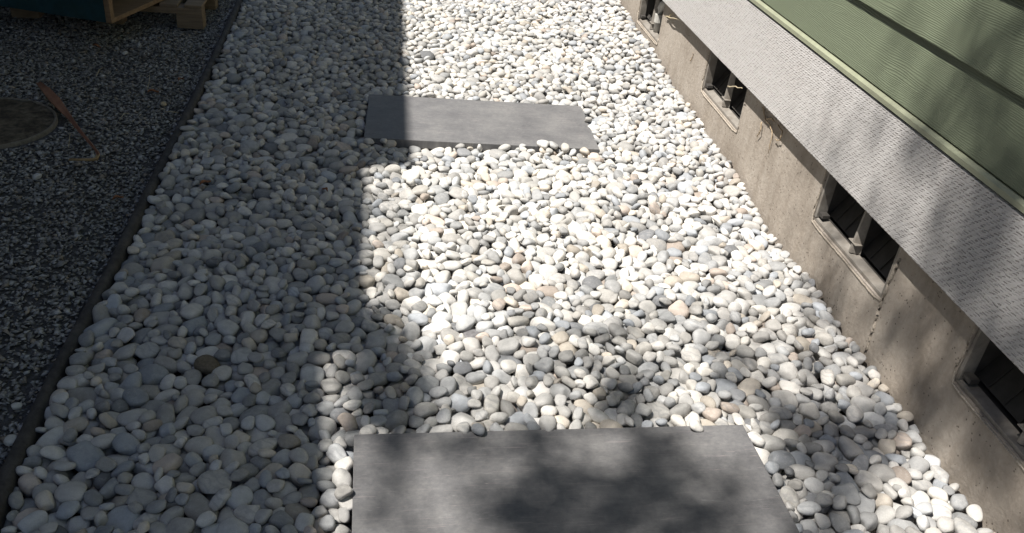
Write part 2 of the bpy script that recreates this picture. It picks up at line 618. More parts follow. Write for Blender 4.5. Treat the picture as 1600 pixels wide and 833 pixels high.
def settle(semi, tilt, ncand, cand_xy=None, sink=.0, lim_extra=0.0):
    Rm = rand_rot(tilt)
    Mq = Rm @ np.diag(1 / np.array(semi) ** 2) @ Rm.T
    Ci = np.linalg.inv(Mq)
    hx, hy = math.sqrt(Ci[0, 0]), math.sqrt(Ci[1, 1])
    ix, iy = int(hx / CELL), int(hy / CELL)
    uu, vv = np.meshgrid(np.arange(-ix, ix + 1) * CELL, np.arange(-iy, iy + 1) * CELL, indexing='ij')
    A = Mq[2, 2]
    B = Mq[0, 2] * uu + Mq[1, 2] * vv
    Cc = Mq[0, 0] * uu ** 2 + 2 * Mq[0, 1] * uu * vv + Mq[1, 1] * vv ** 2 - 1
    D = B * B - A * Cc
    ok = D > 0
    s = np.sqrt(np.maximum(D, 0))
    lo = np.where(ok, (-B - s) / A, 9.0)
    hi = np.where(ok, (-B + s) / A, -9.0)
    okt = ok & (Cc < -.42)         # contact is judged on the inner footprint: neighbours may nestle under the rim
    lo_c = np.where(okt, lo, 9.0)
    best = None
    if cand_xy is None:
        ci = rng.integers(ix + 1, nx - ix - 2, ncand * 4)
        cj = rng.integers(iy + 1, ny - iy - 2, ncand * 4)
        h = H[ci, cj]
        o = np.argsort(h)[:ncand]
        ci, cj = ci[o], cj[o]
    else:
        ci, cj = cand_xy
    for a, b in zip(ci, cj):
        a = min(max(a, ix + 1), nx - ix - 2)
        b = min(max(b, iy + 1), ny - iy - 2)
        for da, db in ((0, 0), (3, 0), (-3, 0), (0, 3), (0, -3)):
            a2, b2 = a + da, b + db
            if a2 - ix < 0 or b2 - iy < 0 or a2 + ix + 1 > nx or b2 + iy + 1 > ny:
                continue
            w = H[a2 - ix:a2 + ix + 1, b2 - iy:b2 + iy + 1]
            zc = float((w - lo_c).max())
            if best is None or zc < best[0]:
                best = (zc, a2, b2)
    if best is None:
        return False
    zc, a, b = best
    zc -= sink
    if zc + hi.max() > LIMIT[a, b] + lim_extra + .012:
        return False
    w = H[a - ix:a + ix + 1, b - iy:b + iy + 1]
    top = zc + hi
    m = ok & (top > w)
    w[m] = top[m]
    TOP[a - ix:a + ix + 1, b - iy:b + iy + 1][m] = len(pebbles)
    pebbles.append((np.array([gx[a], gy[b], zc]), Rm, np.array(semi)))
    return True


def semi_axes(small=1.0):
    L = float(np.clip(rng.lognormal(math.log(.0390), .17), .027, .058)) * small
    return (L, L * rng.uniform(.60, .92), L * rng.uniform(.42, .70))


fails = 0
for k in range(26000):
    if not settle(semi_axes(), .22, 5, sink=.008):
        fails += 1
        if fails > 2600:
            break
# fill the holes that are left with smaller stones, laid in the lowest spots
for rep in range(3):
    low = np.argwhere((H < LIMIT - (.036, .034, .032)[rep]) & ~BLOCK)
    rng.shuffle(low)
    for a, b in low[::9][:9000]:
        if H[a, b] < LIMIT[a, b] - (.033, .032, .030)[rep]:
            settle(semi_axes(.80 - .09 * rep), .5, 1, ([a], [b]), sink=.004, lim_extra=.004)

# a few stones lie over the rims of the slabs
for (cx, cy, t, L, W, z) in PAVERS:
    for q in range(26):
        side = rng.integers(0, 4)
        if side < 2:
            u, v = rng.uniform(-L / 2, L / 2), -W / 2 - rng.uniform(-.006, .020)
        elif side == 2:
            u, v = rng.uniform(-L / 2, L / 2), W / 2 + rng.uniform(.0, .020)
        else:
            u, v = (L / 2 + rng.uniform(-.004, .020)) * rng.choice([-1, 1]), rng.uniform(-W / 2, W / 2)
        a = int((cx + u * math.cos(t) - v * math.sin(t) - GX0) / CELL)
        b = int((cy + u * math.sin(t) + v * math.cos(t) - GY0) / CELL)
        if 12 < a < nx - 12 and 12 < b < ny - 12:
            LIMIT[max(a - 6, 0):a + 7, max(b - 6, 0):b + 7] = np.maximum(LIMIT[max(a - 6, 0):a + 7, max(b - 6, 0):b + 7], .05)
            settle(semi_axes(rng.uniform(.6, .95)), .3, 1, ([a], [b]), sink=.006)
P = np.array([p[0] for p in pebbles])
SEMI = np.array([p[2] for p in pebbles])
ROT = np.array([p[1] for p in pebbles])
cnt = np.bincount(TOP[TOP >= 0].ravel(), minlength=len(pebbles))
px, py, depth = project(P)
infr = (px > -30) & (px < 1630) & (py > -30) & (py < 850)
seen = cnt * CELL ** 2 * (FPX / depth) ** 2 * infr
seen[cnt < 18] *= .2
order = np.argsort(-seen)
singles = order[:300]
single_set = set(singles.tolist())
keep = np.ones(len(pebbles), bool)
keep[singles] = False
keep[(cnt == 0)] = False               # wholly buried
tone = rng.random(len(pebbles))
# dusty pale stones lie along the edging
near_edge = np.abs(P[:, 0] - np.interp(P[:, 1], [p[1] for p in EDGE], [p[0] for p in EDGE])) < .11


def ico(sub):
    import bmesh
    bm = bmesh.new()
    bmesh.ops.create_icosphere(bm, subdivisions=sub, radius=1)
    v = np.array([x.co[:] for x in bm.verts])
    bm.verts.ensure_lookup_table()
    f = np.array([[x.index for x in fc.verts] for fc in bm.faces])
    bm.free()
    return v, f


def pebble_shape(base, seed):
    """one stone: a rounded superellipsoid with a few worn flats and gentle lumps, semi-axes about 1"""
    r = np.random.default_rng(seed)
    v = base.copy()
    pw = r.uniform(2.1, 3.1)
    n = (np.abs(v) ** pw).sum(1) ** (1 / pw)
    v = v / n[:, None]
    for _ in range(r.integers(3, 8)):
        d = r.normal(size=3)
        d /= np.linalg.norm(d)
        lim = r.uniform(.66, .90)
        ex_ = np.maximum(v @ d - lim, 0)
        v -= d[None, :] * (ex_ * .75)[:, None]
    for _ in range(5):
        d = r.normal(size=3) * r.uniform(.8, 2.6)
        v *= (1 + r.uniform(.015, .05) * np.sin(base @ d + r.uniform(0, 6)))[:, None]
    v[:, 1] *= 1 + r.uniform(-.22, .22) * v[:, 0]       # egg-shaped, one end blunter
    v[:, 0] += r.uniform(-.12, .12) * v[:, 1] ** 2
    return v * .985


I2, I3, I4 = ico(2), ico(3), ico(4)
NV = 28
shapes2 = [pebble_shape(I2[0], 100 + i) for i in range(NV)]
shapes3 = [pebble_shape(I3[0], 100 + i) for i in range(NV)]
vs, fs, ra, off = [], [], [], 0
for i in np.nonzero(keep)[0]:
    near = P[i, 1] < 4.4
    base = (shapes3 if near else shapes2)[i % NV]
    tr = (I3 if near else I2)[1]
    vs.append((base * SEMI[i]) @ ROT[i].T + P[i])
    fs.append(tr + off)
    ra.append(np.full(len(base), tone[i]))
    off += len(base)
me = fast_mesh('pebbles', np.concatenate(vs), np.concatenate(fs), MAT['pebbleN'], {'prand': np.concatenate(ra)})
mass = bpy.data.objects.new('pebbles', me)
col.objects.link(mass)
mass.parent = bed
tag(mass, 'pale grey rounded river pebbles filling the path', kind='stuff')

pmesh = []
for i in range(NV):
    v = pebble_shape(I4[0] if i % 1 else I3[0], 100 + i)
    pmesh.append(fast_mesh('pebble', v, I3[1], MAT['pebble1']))


def nearest_single(x, y):
    p = ground_at(x, y)
    d = [(P[i, 0] - p.x) ** 2 + (P[i, 1] - p.y) ** 2 for i in singles]
    return singles[int(np.argmin(d))]


special = {int(nearest_single(307, 556)): ('brown_stone', 'dark brown rounded stone among the grey ones in the shade'),
           int(nearest_single(765, 524)): ('slate_stone', 'dark slate-grey stone among pale ones')}
for i in singles:
    i = int(i)
    m = pmesh[i % NV]
    if i in special:
        m = m.copy()
        m.materials.clear()
        m.materials.append(MAT[special[i][0]])
    o = bpy.data.objects.new('pebble', m)
    M = Matrix(ROT[i].tolist()) @ Matrix.Diagonal(Vector(SEMI[i].tolist()))
    M = Matrix.Translation(P[i].tolist()) @ M.to_4x4()
    o.matrix_world = M
    o.parent = bed
    o['tone'] = float(tone[i])
    if i in special:
        tag(o, special[i][1])
    col.objects.link(o)

# ------------------------------------------------------------------ edging strip
mb = MB()
prof = [(-.023, -.10), (-.023, .006), (-.018, .017), (-.008, .023), (.004, .023), (.013, .018), (.019, .008), (.020, -.10)]
ys = np.arange(-.5, 10.0, .06)
nv_ = len(prof)
for j, y in enumerate(ys):
    x = edge_x(y)
    for k, (u, w) in enumerate(prof):
        d = .004 * mnoise.noise(Vector((u * 30, y * 3.1, w * 20)))
        d2 = .006 * mnoise.noise(Vector((3, y * 1.7, 0)))
        mb.v.append((x + u + d, y, w + (d * .8 + d2 if w > 0 else 0)))
for j in range(len(ys) - 1):
    for k in range(nv_ - 1):
        mb.f.append((j * nv_ + k, j * nv_ + k + 1, (j + 1) * nv_ + k + 1, (j + 1) * nv_ + k))
        mb.k.append(0)
edging = mb.build('edging', 'edging', smooth=True)
tag(edging, 'long black rounded edging strip dividing pale pebbles from dark slate chips', 'edging')

# ------------------------------------------------------------------ slate chips on the far side of the edging
OCT_V = np.array([[1, 0, 0], [-1, 0, 0], [0, 1, 0], [0, -1, 0], [0, 0, 1], [0, 0, -1]], float)
OCT_F = np.array([[0, 2, 4], [2, 1, 4], [1, 3, 4], [3, 0, 4], [2, 0, 5], [1, 2, 5], [3, 1, 5], [0, 3, 5]])
NCH = 62000
yy = 1.2 + (8.2 - 1.2) * rng.random(NCH * 2) ** .92
xl = -.93 - np.maximum(yy - 1.5, 0) * .37 - .45
xr = np.interp(yy, [p[1] for p in EDGE], [p[0] for p in EDGE]) - .018
xx = -3.5 + (xr + 3.5) * rng.random(NCH * 2)
sel = (xx > xl) & (((xx + 1.9) ** 2 + (yy - 4.08) ** 2) > .345 ** 2)
xx, yy = xx[sel][:NCH], yy[sel][:NCH]
n = len(xx)
L = np.clip(rng.lognormal(math.log(.0092), .36, n), .004, .022)
vv = OCT_V[None] * np.ones((n, 1, 1)) + rng.normal(0, .24, (n, 6, 3))
vv *= np.stack([L, L * rng.uniform(.5, .9, n), L * rng.uniform(.18, .42, n)], -1)[:, None, :]
az = rng.uniform(0, 2 * math.pi, n)
t1 = rng.normal(0, .30, n)
t2 = rng.normal(0, .30, n)
def rx(v, a, i, j):
    c, s = np.cos(a)[:, None], np.sin(a)[:, None]
    u, w = v[:, :, i].copy(), v[:, :, j].copy()
    v[:, :, i] = c * u - s * w
    v[:, :, j] = s * u + c * w
rx(vv, t1, 1, 2); rx(vv, t2, 0, 2); rx(vv, az, 0, 1)
hz = -.012 + .012 * np.sin(xx * 4.2 + np.sin(yy * 2.4)) * np.sin(yy * 3.1) + rng.uniform(-.008, .005, n)
vv += np.stack([xx, yy, hz], -1)[:, None, :]
tri = (OCT_F[None] + (np.arange(n) * 6)[:, None, None]).reshape(-1, 3)
# the sheet of fines under the chips
me = fast_mesh('gravel', vv.reshape(-1, 3), tri, MAT['chip'], {'prand': np.repeat(rng.random(n), 6)}, smooth=False)
gv = bpy.data.objects.new('gravel', me)
col.objects.link(gv)
tag(gv, 'dark grey crushed slate chips in the shade', kind='stuff')
mb = MB()
gxs = np.arange(-5, -.9, .1)
gys = np.arange(-1, 11, .1)
for y in gys:
    for x in gxs:
        mb.v.append((min(x, edge_x(y) - .01), y, -.022 + .012 * math.sin(x * 4.2 + math.sin(y * 2.4)) * math.sin(y * 3.1)))
w_ = len(gxs)
for j in range(len(gys) - 1):
    for i in range(w_ - 1):
        mb.f.append((j * w_ + i, j * w_ + i + 1, (j + 1) * w_ + i + 1, (j + 1) * w_ + i))
        mb.k.append(0)
tag(mb.build('gravel_ground', 'ground', smooth=True), kind='structure')

# ------------------------------------------------------------------ the house on the right
Y0, Y1 = -1.5, 11.0
house = thing('house', (WX, 4, 0), 'house wall of sage green planks over a white skirt board and brown concrete foundation', 'house')
# vents: (far y, near y, sill z)
VENTS = [(5.95, 5.40, .165), (4.46, 3.865, .205), (2.94, 2.345, .215), (1.885, 1.29, .228)]
VTOP, FD = .62, .30
mb = MB()
ycuts = [Y1] + [c for v in VENTS for c in (v[0], v[1])] + [Y0]
# solid stretches between the openings, then below and above each opening
for a, b in zip(ycuts[0::2], ycuts[1::2]):
    mb.box(WX, WX + FD, b, a, -.14, .822)
for (a, b, s) in VENTS:
    mb.box(WX, WX + FD, b, a, -.14, s - .001)
    mb.box(WX, WX + FD, b, a, VTOP, .822)
foundation = mb.build('foundation', 'concrete', house)
# upper wall behind the planks
MB().box(1.722, 1.95, Y0, Y1, .826, 5.2).build('wall', 'stucco', house)

for vi, (a, b, s) in enumerate(VENTS):
    fx = WX - .004
    d = .052
    D2 = .235
    ft = .016
    mb = MB()
    # sill with a raised outer lip, both jambs, head
    mb.prism([(fx + .012, s), (fx + .012, s + .014), (fx + d, s + .022), (fx + d, s)], 'y', b + .002, a - .002)
    mb.box(fx + .008, fx + d, a - ft, a - .0015, s + .016, VTOP - .002)
    mb.box(fx + .008, fx + d, b + .0015, b + ft, s + .016, VTOP - .002)
    mb.box(fx + .008, fx + d, b + ft, a - ft, VTOP - ft, VTOP - .002)
    fr = mb.build('vent', 'vent', house, bevel=.002)
    tag(fr, ['farthest foundation vent, with a pipe elbow in it', 'foundation vent beside the far slab', 'foundation vent halfway along the wall', 'nearest foundation vent, in deep shade'][vi])
    # small stop block at the foot of the far jamb
    MB().box(fx + .014, fx + .046, a - .055, a - ft - .001, s + .030, s + .046).build('stop_block', 'ventdark', fr, bevel=.002)
    # tapered divider
    yc = (a + b) / 2
    mb = MB()
    mb.add([(fx + .020, yc - .006, s + .021), (fx + .020, yc + .008, s + .021), (fx + d, yc + .030, s + .024), (fx + d, yc - .026, s + .024),
            (fx + .038, yc - .003, VTOP - ft - .001), (fx + .038, yc + .004, VTOP - ft - .001), (fx + d, yc + .010, VTOP - ft - .001), (fx + d, yc - .008, VTOP - ft - .001)],
           [(0, 3, 2, 1), (4, 5, 6, 7), (0, 1, 5, 4), (1, 2, 6, 5), (2, 3, 7, 6), (3, 0, 4, 7)])
    mb.box(fx + .018, fx + d, yc - .028, yc + .031, s + .062, s + .066)
    mb.build('divider', 'vent', fr, bevel=.0015)
    # dark sleeve behind the frame: closed back, ribbed side walls, half-open flaps
    mb = MB()
    x0_, x1_ = fx + d + .001, fx + D2
    mb.box(x1_ - .008, x1_, b + .002, a - .002, s + .001, VTOP - .002)
    mb.box(x0_, x1_ - .0085, a - .010, a - .002, s + .001, VTOP - .002)
    mb.box(x0_, x1_ - .0085, b + .002, b + .010, s + .001, VTOP - .002)
    mb.box(x0_, x1_ - .0085, b + .0105, a - .0105, s + .001, s + .010)
    mb.box(x0_, x1_ - .0085, b + .0105, a - .0105, VTOP - .010, VTOP - .002)
    mb.box(x0_, x1_ - .0085, yc - .006, yc + .006, s + .0105, VTOP - .0105)
    mb.build('sleeve', 'ventdark', fr)
    for yy0, yy1 in ((b + .011, yc - .0065), (yc + .0065, a - .011)):
        F_M = Matrix.Translation((x0_ + .012, (yy0 + yy1) / 2, s + .03)) @ Matrix.Rotation(.55, 4, 'Y')
        MB().box(0, .004, -(yy1 - yy0) / 2, (yy1 - yy0) / 2, 0, .20, F_M).build('flap', 'ventdark', fr)
        for q in range(3):
            yq = -(yy1 - yy0) / 2 + (yy1 - yy0) * (q + .8) / 3.6
            MB().box(-.006, -.0005, yq - .003, yq + .003, .005, .195, F_M).build('rib', 'ventdark', fr)
    # ragged mortar left round the opening
    pts = [(a + .005, VTOP - .16), (a + .004, s + .10), (a + .010, s + .045), (a - .006, s - .006), (a - .06, s - .011), (yc, s - .010), (b + .05, s - .011), (b - .006, s - .002), (b - .010, s + .05)]
    path, rad = [], []
    for (ya, za), (yb, zb) in zip(pts[:-1], pts[1:]):
        m = max(2, int(math.hypot(yb - ya, zb - za) / .012))
        for q in range(m):
            t = q / m
            nn = mnoise.noise(Vector((ya * 50 + q, za * 31, vi)))
            path.append((WX - .001, ya + (yb - ya) * t + nn * .003, za + (zb - za) * t + nn * .003))
            rad.append(.0032 + .0035 * abs(mnoise.noise(Vector((q * .9, vi, ya * 9)))))
    MB().tube(path, rad, 5).build('mortar_bead', 'mortar', fr, smooth=True)

# ragged mortar ridge running down the concrete beside the middle vent
path, rad = [], []
for q in range(44):
    t = q / 43
    z = .40 - t * .46
    path.append((WX - .001, 2.325 + .010 * math.sin(t * 5) + random.uniform(-.004, .004), z))
    rad.append(random.uniform(.003, .009) * (1.25 - .5 * t))
MB().tube(path, rad, 6).build('mortar_ridge', 'mortar', house, smooth=True)

# skirt board (one long board with a slightly worn lower edge)
mb = MB()
n_ = 260
for j in range(n_ + 1):
    y = Y0 + (Y1 - Y0) * j / n_
    w1 = .0016 * mnoise.noise(Vector((y * 9, 1, 0)))
    w2 = .0016 * mnoise.noise(Vector((y * 9, 7, 0)))
    for (x, z) in ((BX + .003, .475 + w1), (BX, .479 + w1), (BX, .826 + w2), (BX + .004, .830 + w2), (WX - .002, .830), (WX - .002, .475)):
        mb.v.append((x, y, z))
for j in range(n_):
    for k in range(6):
        mb.f.append((j * 6 + k, j * 6 + (k + 1) % 6, (j + 1) * 6 + (k + 1) % 6, (j + 1) * 6 + k))
        mb.k.append(0)
mb.add([], [])
mb.f += [tuple(range(6)), tuple(range(n_ * 6, n_ * 6 + 6))]
mb.k += [0, 0]
mb.build('skirt_board', 'skirt', house)

# drip flashing over the skirt board
mb = MB()
mb.prism([(1.687, .838), (1.687, .854), (1.698, .862), (1.7205, .864), (1.7205, .861), (1.699, .858), (1.690, .851), (1.690, .838)], 'y', Y0, Y1)
mb.build('flashing', 'flash', house)
# packing strip under the flashing
MB().box(1.704, 1.7205, Y0, Y1, .8315, .8395).build('packing_strip', 'trimwood', house)

# lap siding: each plank its own board
EXPO = .224
for k in range(19):
    z = .868 + k * EXPO
    xb = 1.6985
    prof = [(xb, z), (xb + .0015, z - .0015), (xb + .016, z - .0015), (xb + .0215, z + EXPO - .004), (xb + .0175, z + EXPO + .0), (xb + .0165, z + EXPO - .003)]
    prof = [(xb, z + .002), (xb + .002, z), (xb + .018, z), (xb + .0215, z + EXPO - .002), (xb + .0185, z + EXPO - .002)]
    mb = MB().prism(prof, 'y', Y0, Y1)
    mb.build('siding_plank', 'siding', house)

MB().prism([(1.22, 5.16), (1.22, 5.32), (4.2, 6.9), (4.2, 6.75), (1.9, 5.21)], 'y', Y0 - .3, Y1 + .3).build('roof', 'roofing', house)
# ------------------------------------------------------------------ pipe elbow in the far vent
pp = [wall_at(1012, 44, WX + .045), wall_at(1013, 28, WX + .045), wall_at(1016, 12, WX + .045), wall_at(1021, 5, WX + .055), wall_at(1028, 3, WX + .08)]
yb_, zb_ = 5.62, .19
path = [(WX + .05, yb_, zb_), (WX + .05, yb_, .30), (WX + .05, yb_ - .005, .345), (WX + .055, yb_ - .02, .375), (WX + .07, yb_ - .045, .392), (WX + .09, yb_ - .08, .395), (WX + .10, yb_ - .11, .395)]
pipe = thing('pipe_elbow', (WX + .05, yb_, .19), 'pale grey pipe elbow standing in the farthest foundation vent', 'pipe')
MB().tube(path, [.026] * 7, 14).build('bend', 'pipe', pipe, smooth=True)
MB().tube([(WX + .05, yb_, .25), (WX + .05, yb_, .305)], .031, 14).build('collar', 'pipe', pipe, bevel=.002)

# ------------------------------------------------------------------ dry roots and straw caught under the skirt board
def strand(name, pts, r, mat, label, cat='root'):
    mb = MB()
    for line in pts:
        line = [Vector(p) for p in line]
        fine = []
        for a, b in zip(line[:-1], line[1:]):
            for q in range(4):
                p = a.lerp(b, q / 4)
                fine.append(p + Vector((random.uniform(-1, 1), random.uniform(-1, 1), random.uniform(-1, 1))) * .003)
        fine.append(line[-1])
        m = len(fine)
        mb.tube(fine, [r * (1 - .6 * i / m) for i in range(m)], 5)
    o = mb.build(name, mat, origin=pts[0][0], smooth=True)
    tag(o, label, cat, 'dry roots caught under the skirt board')
    return o


def W_(px_, py_, off=.008):
    return wall_at(px_, py_, WX - off)


strand('dried_root', [[W_(1192, 168), W_(1196, 186), W_(1204, 196), W_(1207, 212), W_(1200, 240)], [W_(1190, 190, .012), W_(1188, 205, .014), W_(1183, 214, .01)],
                      [W_(1215, 195, .01), W_(1222, 206, .016), W_(1218, 220, .018), W_(1211, 218, .01)], [W_(1196, 186), W_(1206, 186, .014), W_(1210, 190, .01)]],
       .0042, 'root', 'tangle of pale dry roots hanging between the second and third vents')
strand('dried_root', [[W_(1138, 136, .02), W_(1150, 136, .04), W_(1160, 138, .045)]], .004, 'straw', 'single straw poking out across the vent beside the far slab')
strand('dried_root', [[W_(1040, 26, .015), W_(1050, 28, .03), W_(1062, 31, .045)], [W_(1045, 27, .02), W_(1048, 23, .025), W_(1052, 21, .02)]], .005, 'straw', 'pale straw sticking out from under the board beside the farthest vent')
strand('dried_root', [[W_(1079, 95, .004), W_(1082, 88, .004), W_(1083, 82, .006)]], .003, 'root', 'short dark twig stuck on the concrete between the farthest vents')

# ------------------------------------------------------------------ things on the slate side
# round lid
lid = thing('round_lid', (-1.9, 4.08, 0), 'round rusty brown lid lying in the slate chips, cut off by the picture edge', 'lid')
mb = MB()
rings = [(.0, .010), (.10, .011), (.20, .010), (.27, .009), (.303, .006)]
seg = 48
for (r, z) in rings[1:]:
    for k in range(seg):
        a_ = 2 * math.pi * k / seg
        zz = z + .010 * mnoise.noise(Vector((r * 22 * math.cos(a_), r * 22 * math.sin(a_), 2)))
        mb.v.append((-1.9 + r * math.cos(a_), 4.08 + r * math.sin(a_), zz))
mb.v.append((-1.9, 4.08, .011))
ci = len(mb.v) - 1
for k in range(seg):
    mb.f.append((ci, k, (k + 1) % seg)); mb.k.append(0)
for j in range(len(rings) - 2):
    for k in range(seg):
        k2 = (k + 1) % seg
        mb.f.append((j * seg + k, (j + 1) * seg + k, (j + 1) * seg + k2, j * seg + k2)); mb.k.append(0)
mb.build('cover_plate', 'rust', lid, smooth=True)
mb = MB()
prof = [(.300, -.05), (.300, .008), (.303, .013), (.309, .014), (.313, .010), (.314, -.05)]
for (r, z) in prof:
    for k in range(72):
        a_ = 2 * math.pi * k / 72
        mb.v.append((-1.9 + r * math.cos(a_), 4.08 + r * math.sin(a_), z + .002 * mnoise.noise(Vector((math.cos(a_) * 9, math.sin(a_) * 9, r * 40)))))
for j in range(len(prof) - 1):
    for k in range(72):
        k2 = (k + 1) % 72
        mb.f.append((j * 72 + k, (j + 1) * 72 + k, (j + 1) * 72 + k2, j * 72 + k2)); mb.k.append(0)
mb.build('rim', 'rustrim', lid, smooth=True)

lid.location.z = -.012
# curled bark strip
cl = [(60, 130, .020, 9), (72, 141, .022, 13), (85, 156, .024, 15), (98, 172, .026, 13), (112, 190, .030, 10), (128, 211, .034, 9), (141, 226, .036, 8), (150, 237, .036, 7),
      (154, 244, .034, 6), (152, 249, .030, 6), (146, 251, .026, 6), (130, 250.5, .022, 7), (108, 250.5, .020, 7)]
mb = MB()
ctr = [ground_at(x, y, z) for x, y, z, w in cl]
for i, (x, y, z, w) in enumerate(cl):
    t = (ctr[min(i + 1, len(cl) - 1)] - ctr[max(i - 1, 0)])
    t.z = 0
    t.normalize()
    s = Vector((-t.y, t.x, 0))
    hw = w * .5 * 4.3 / FPX * ((.8, 1.05, 1.1, .95, .65, .5, .42, .4)[i] if i < 8 else .85)
    tip = Vector((0, 0, .012 if 3 < i < 11 else .004))
    for a_, zz in ((-1, .6), (-.4, -.2), (.4, -.2), (1, 1.0)):
        mb.v.append(ctr[i] + s * hw * a_ + tip * zz)
for i in range(len(cl) - 1):
    for k in range(3):
        mb.f.append((i * 4 + k, i * 4 + k + 1, i * 4 + 5 + k, i * 4 + 4 + k)); mb.k.append(0 if i < 8 else 1)
bark = mb.build('bark_strip', ['bark', 'barkin'], origin=ctr[6], smooth=True)
sm = bark.modifiers.new('thickness', 'SOLIDIFY')
sm.thickness = .004
tag(bark, 'long reddish brown curled bark strip on the slate chips beside the round lid', 'bark strip')

# loose bits
def stone(px_, py_, L_, mat, label, seed, name='loose_stone'):
    v = pebble_shape(I3[0], seed) * np.array([L_, L_ * .8, L_ * .55])
    me = fast_mesh(name, v, I3[1], MAT[mat])
    o = bpy.data.objects.new(name, me)
    p = ground_at(px_, py_, 0.0)
    o.location = (p.x, p.y, L_ * .3)
    o.rotation_euler = (.1, .1, seed * 1.3)
    col.objects.link(o)
    tag(o, label, 'stone', 'loose pale stones on the slate chips')


stone(57, 278, .021, 'white', 'pale oval pebble lying alone on the slate chips below the bark strip', 501)
stone(255, 164, .020, 'tan', 'tan pebble on the slate chips beside straw near the edging', 502)
stone(26, 637, .016, 'white', 'small white stone chip on the slate by the near edging, upper of two', 503)
stone(18, 690, .022, 'white', 'white stone chip on the slate by the near edging, lower of two', 504)
stone(73, 262, .012, 'white', 'tiny grey-white chip just above the lone pale pebble', 505)
stone(195, 84, .018, 'white', 'light grey chip on the slate between pallet and bark strip', 506)


def leaf(px_, py_, L_, rot, label):
    p = ground_at(px_, py_, 0.0)
    mb = MB()
    ws = [0, .5, .85, .9, .6, 0]
    for i, w in enumerate(ws):
        u = (i / 5 - .5) * 2 * L_
        for a_ in (-1, 0, 1):
            mb.v.append((u, a_ * w * L_ * .45 * random.uniform(.8, 1.2), .012 + abs(a_) * .008 + .006 * math.sin(i)))
    for i in range(5):
        for k in range(2):
            mb.f.append((i * 3 + k, i * 3 + k + 1, i * 3 + 4 + k, i * 3 + 3 + k)); mb.k.append(0)
    o = mb.build('dry_leaf', 'leaf')
    o.location = (p.x, p.y, 0)
    o.rotation_euler = (0, 0, rot)
    s_ = o.modifiers.new('thickness', 'SOLIDIFY')
    s_.thickness = .001
    tag(o, label, 'leaf', 'dry leaves on the slate chips')


leaf(240, 147, .028, .4, 'small reddish brown dry leaf on the slate chips beside the tan pebble')
leaf(283, 128, .030, 1.3, 'brown dry leaf lying on slate chips close to the edging')
leaf(152, 76, .026, -.3, 'dull brown dry leaf on slate chips below the crate')
leaf(185, 314, .024, .8, 'small orange-brown leaf on slate chips farthest from the crate')


for (lx, ly, ll, lr, lz, lab) in [(508, 308, .022, 2.2, .022, 'small dark brown dead leaf on the shaded pebbles left of the sunlit strip'),
                              (322, 298, .030, .9, .024, 'dark curled dead leaf on the shaded pebbles near the edging')]:
    leaf(lx, ly, ll, lr, lab)
    lo_ = [o for o in col.objects if o.name.startswith('dry_leaf')][-1]
    lo_.location.z = lz
    lo_['group'] = 'dead leaves on the pebbles'


def twig(pts, label, r=.0028):
    g = [ground_at(x, y, .010) for x, y in pts]
    g = [Vector((p.x, p.y, .006 + .014 * (i % 2) + .002)) for i, p in enumerate(g)]
    o = MB().tube(g, [r, *[r * .9] * (len(g) - 2), r * .5], 5).build('straw', 'straw', origin=g[0], smooth=True)
    tag(o, label, 'straw', 'straws on the slate chips')


twig([(150, 118), (156, 112), (161, 105)], 'short yellow straw on slate chips right of the bark strip top')
twig([(187, 187), (194, 181), (202, 177)], 'yellow straw on slate chips midway between bark strip and edging')
twig([(258, 174), (268, 178), (279, 176)], 'pale straw beside the tan pebble near the edging')
twig([(230, 140), (234, 128), (233, 112)], 'thin bent stalk standing above the reddish brown leaf', .002)
twig([(107, 230), (110, 215), (111, 207)], 'thin straw inside the bend of the bark strip', .002)

# pallet
def plank_box(x0, x1, y0, y1, z0, z1, name, mat, par, bev=.004):
    return MB().box(x0, x1, y0, y1, z0, z1).build(name, mat, par, bevel=bev)


pal = thing('pallet', (-1.19, 5.72, 0), 'weathered wooden pallet resting on the slate chips under the teal crate', 'pallet')
PX0, PX1, PY0, PY1 = -2.35, -1.19, 5.72, 6.72
for x0 in (PX1 - .165, (PX0 + PX1) / 2 - .08, PX0):
    for y0 in (PY0, (PY0 + PY1) / 2 - .05, PY1 - .10):
        plank_box(x0, x0 + .165, y0, y0 + .10, -.01, .082, 'block', 'pallet', pal)
for y0 in (PY0 - .002, (PY0 + PY1) / 2 - .05, PY1 - .098):
    plank_box(PX0, PX1, y0, y0 + .10, .0825, .122, 'stringer', 'pallet', pal)
for k in range(8):
    x0 = PX0 + k * (PX1 - PX0 - .11) / 7
    plank_box(x0, x0 + .11, PY0, PY1, .1225, .142, 'deck_board', 'pallet', pal)

# crate standing askew on the pallet
C0 = ground_at(175, 37, .146)
Cr = ground_at(262, -2, .146)
dr = (Cr - C0).normalized()
dl = Vector((-dr.y, dr.x, 0))
cr = thing('crate', (C0.x, C0.y, .146), 'dark teal painted wooden crate with an open plywood side, standing on the pallet', 'crate')
MC = Matrix((( dl.x, dr.x, 0, C0.x), (dl.y, dr.y, 0, C0.y), (0, 0, 1, .146), (0, 0, 0, 1)))
LW, RW, HH = 1.0, .75, .70


def cbox(x0, x1, y0, y1, z0, z1, name, mat):
    return MB().box(x0, x1, y0, y1, z0, z1, MC).build(name, mat, cr, bevel=.003)


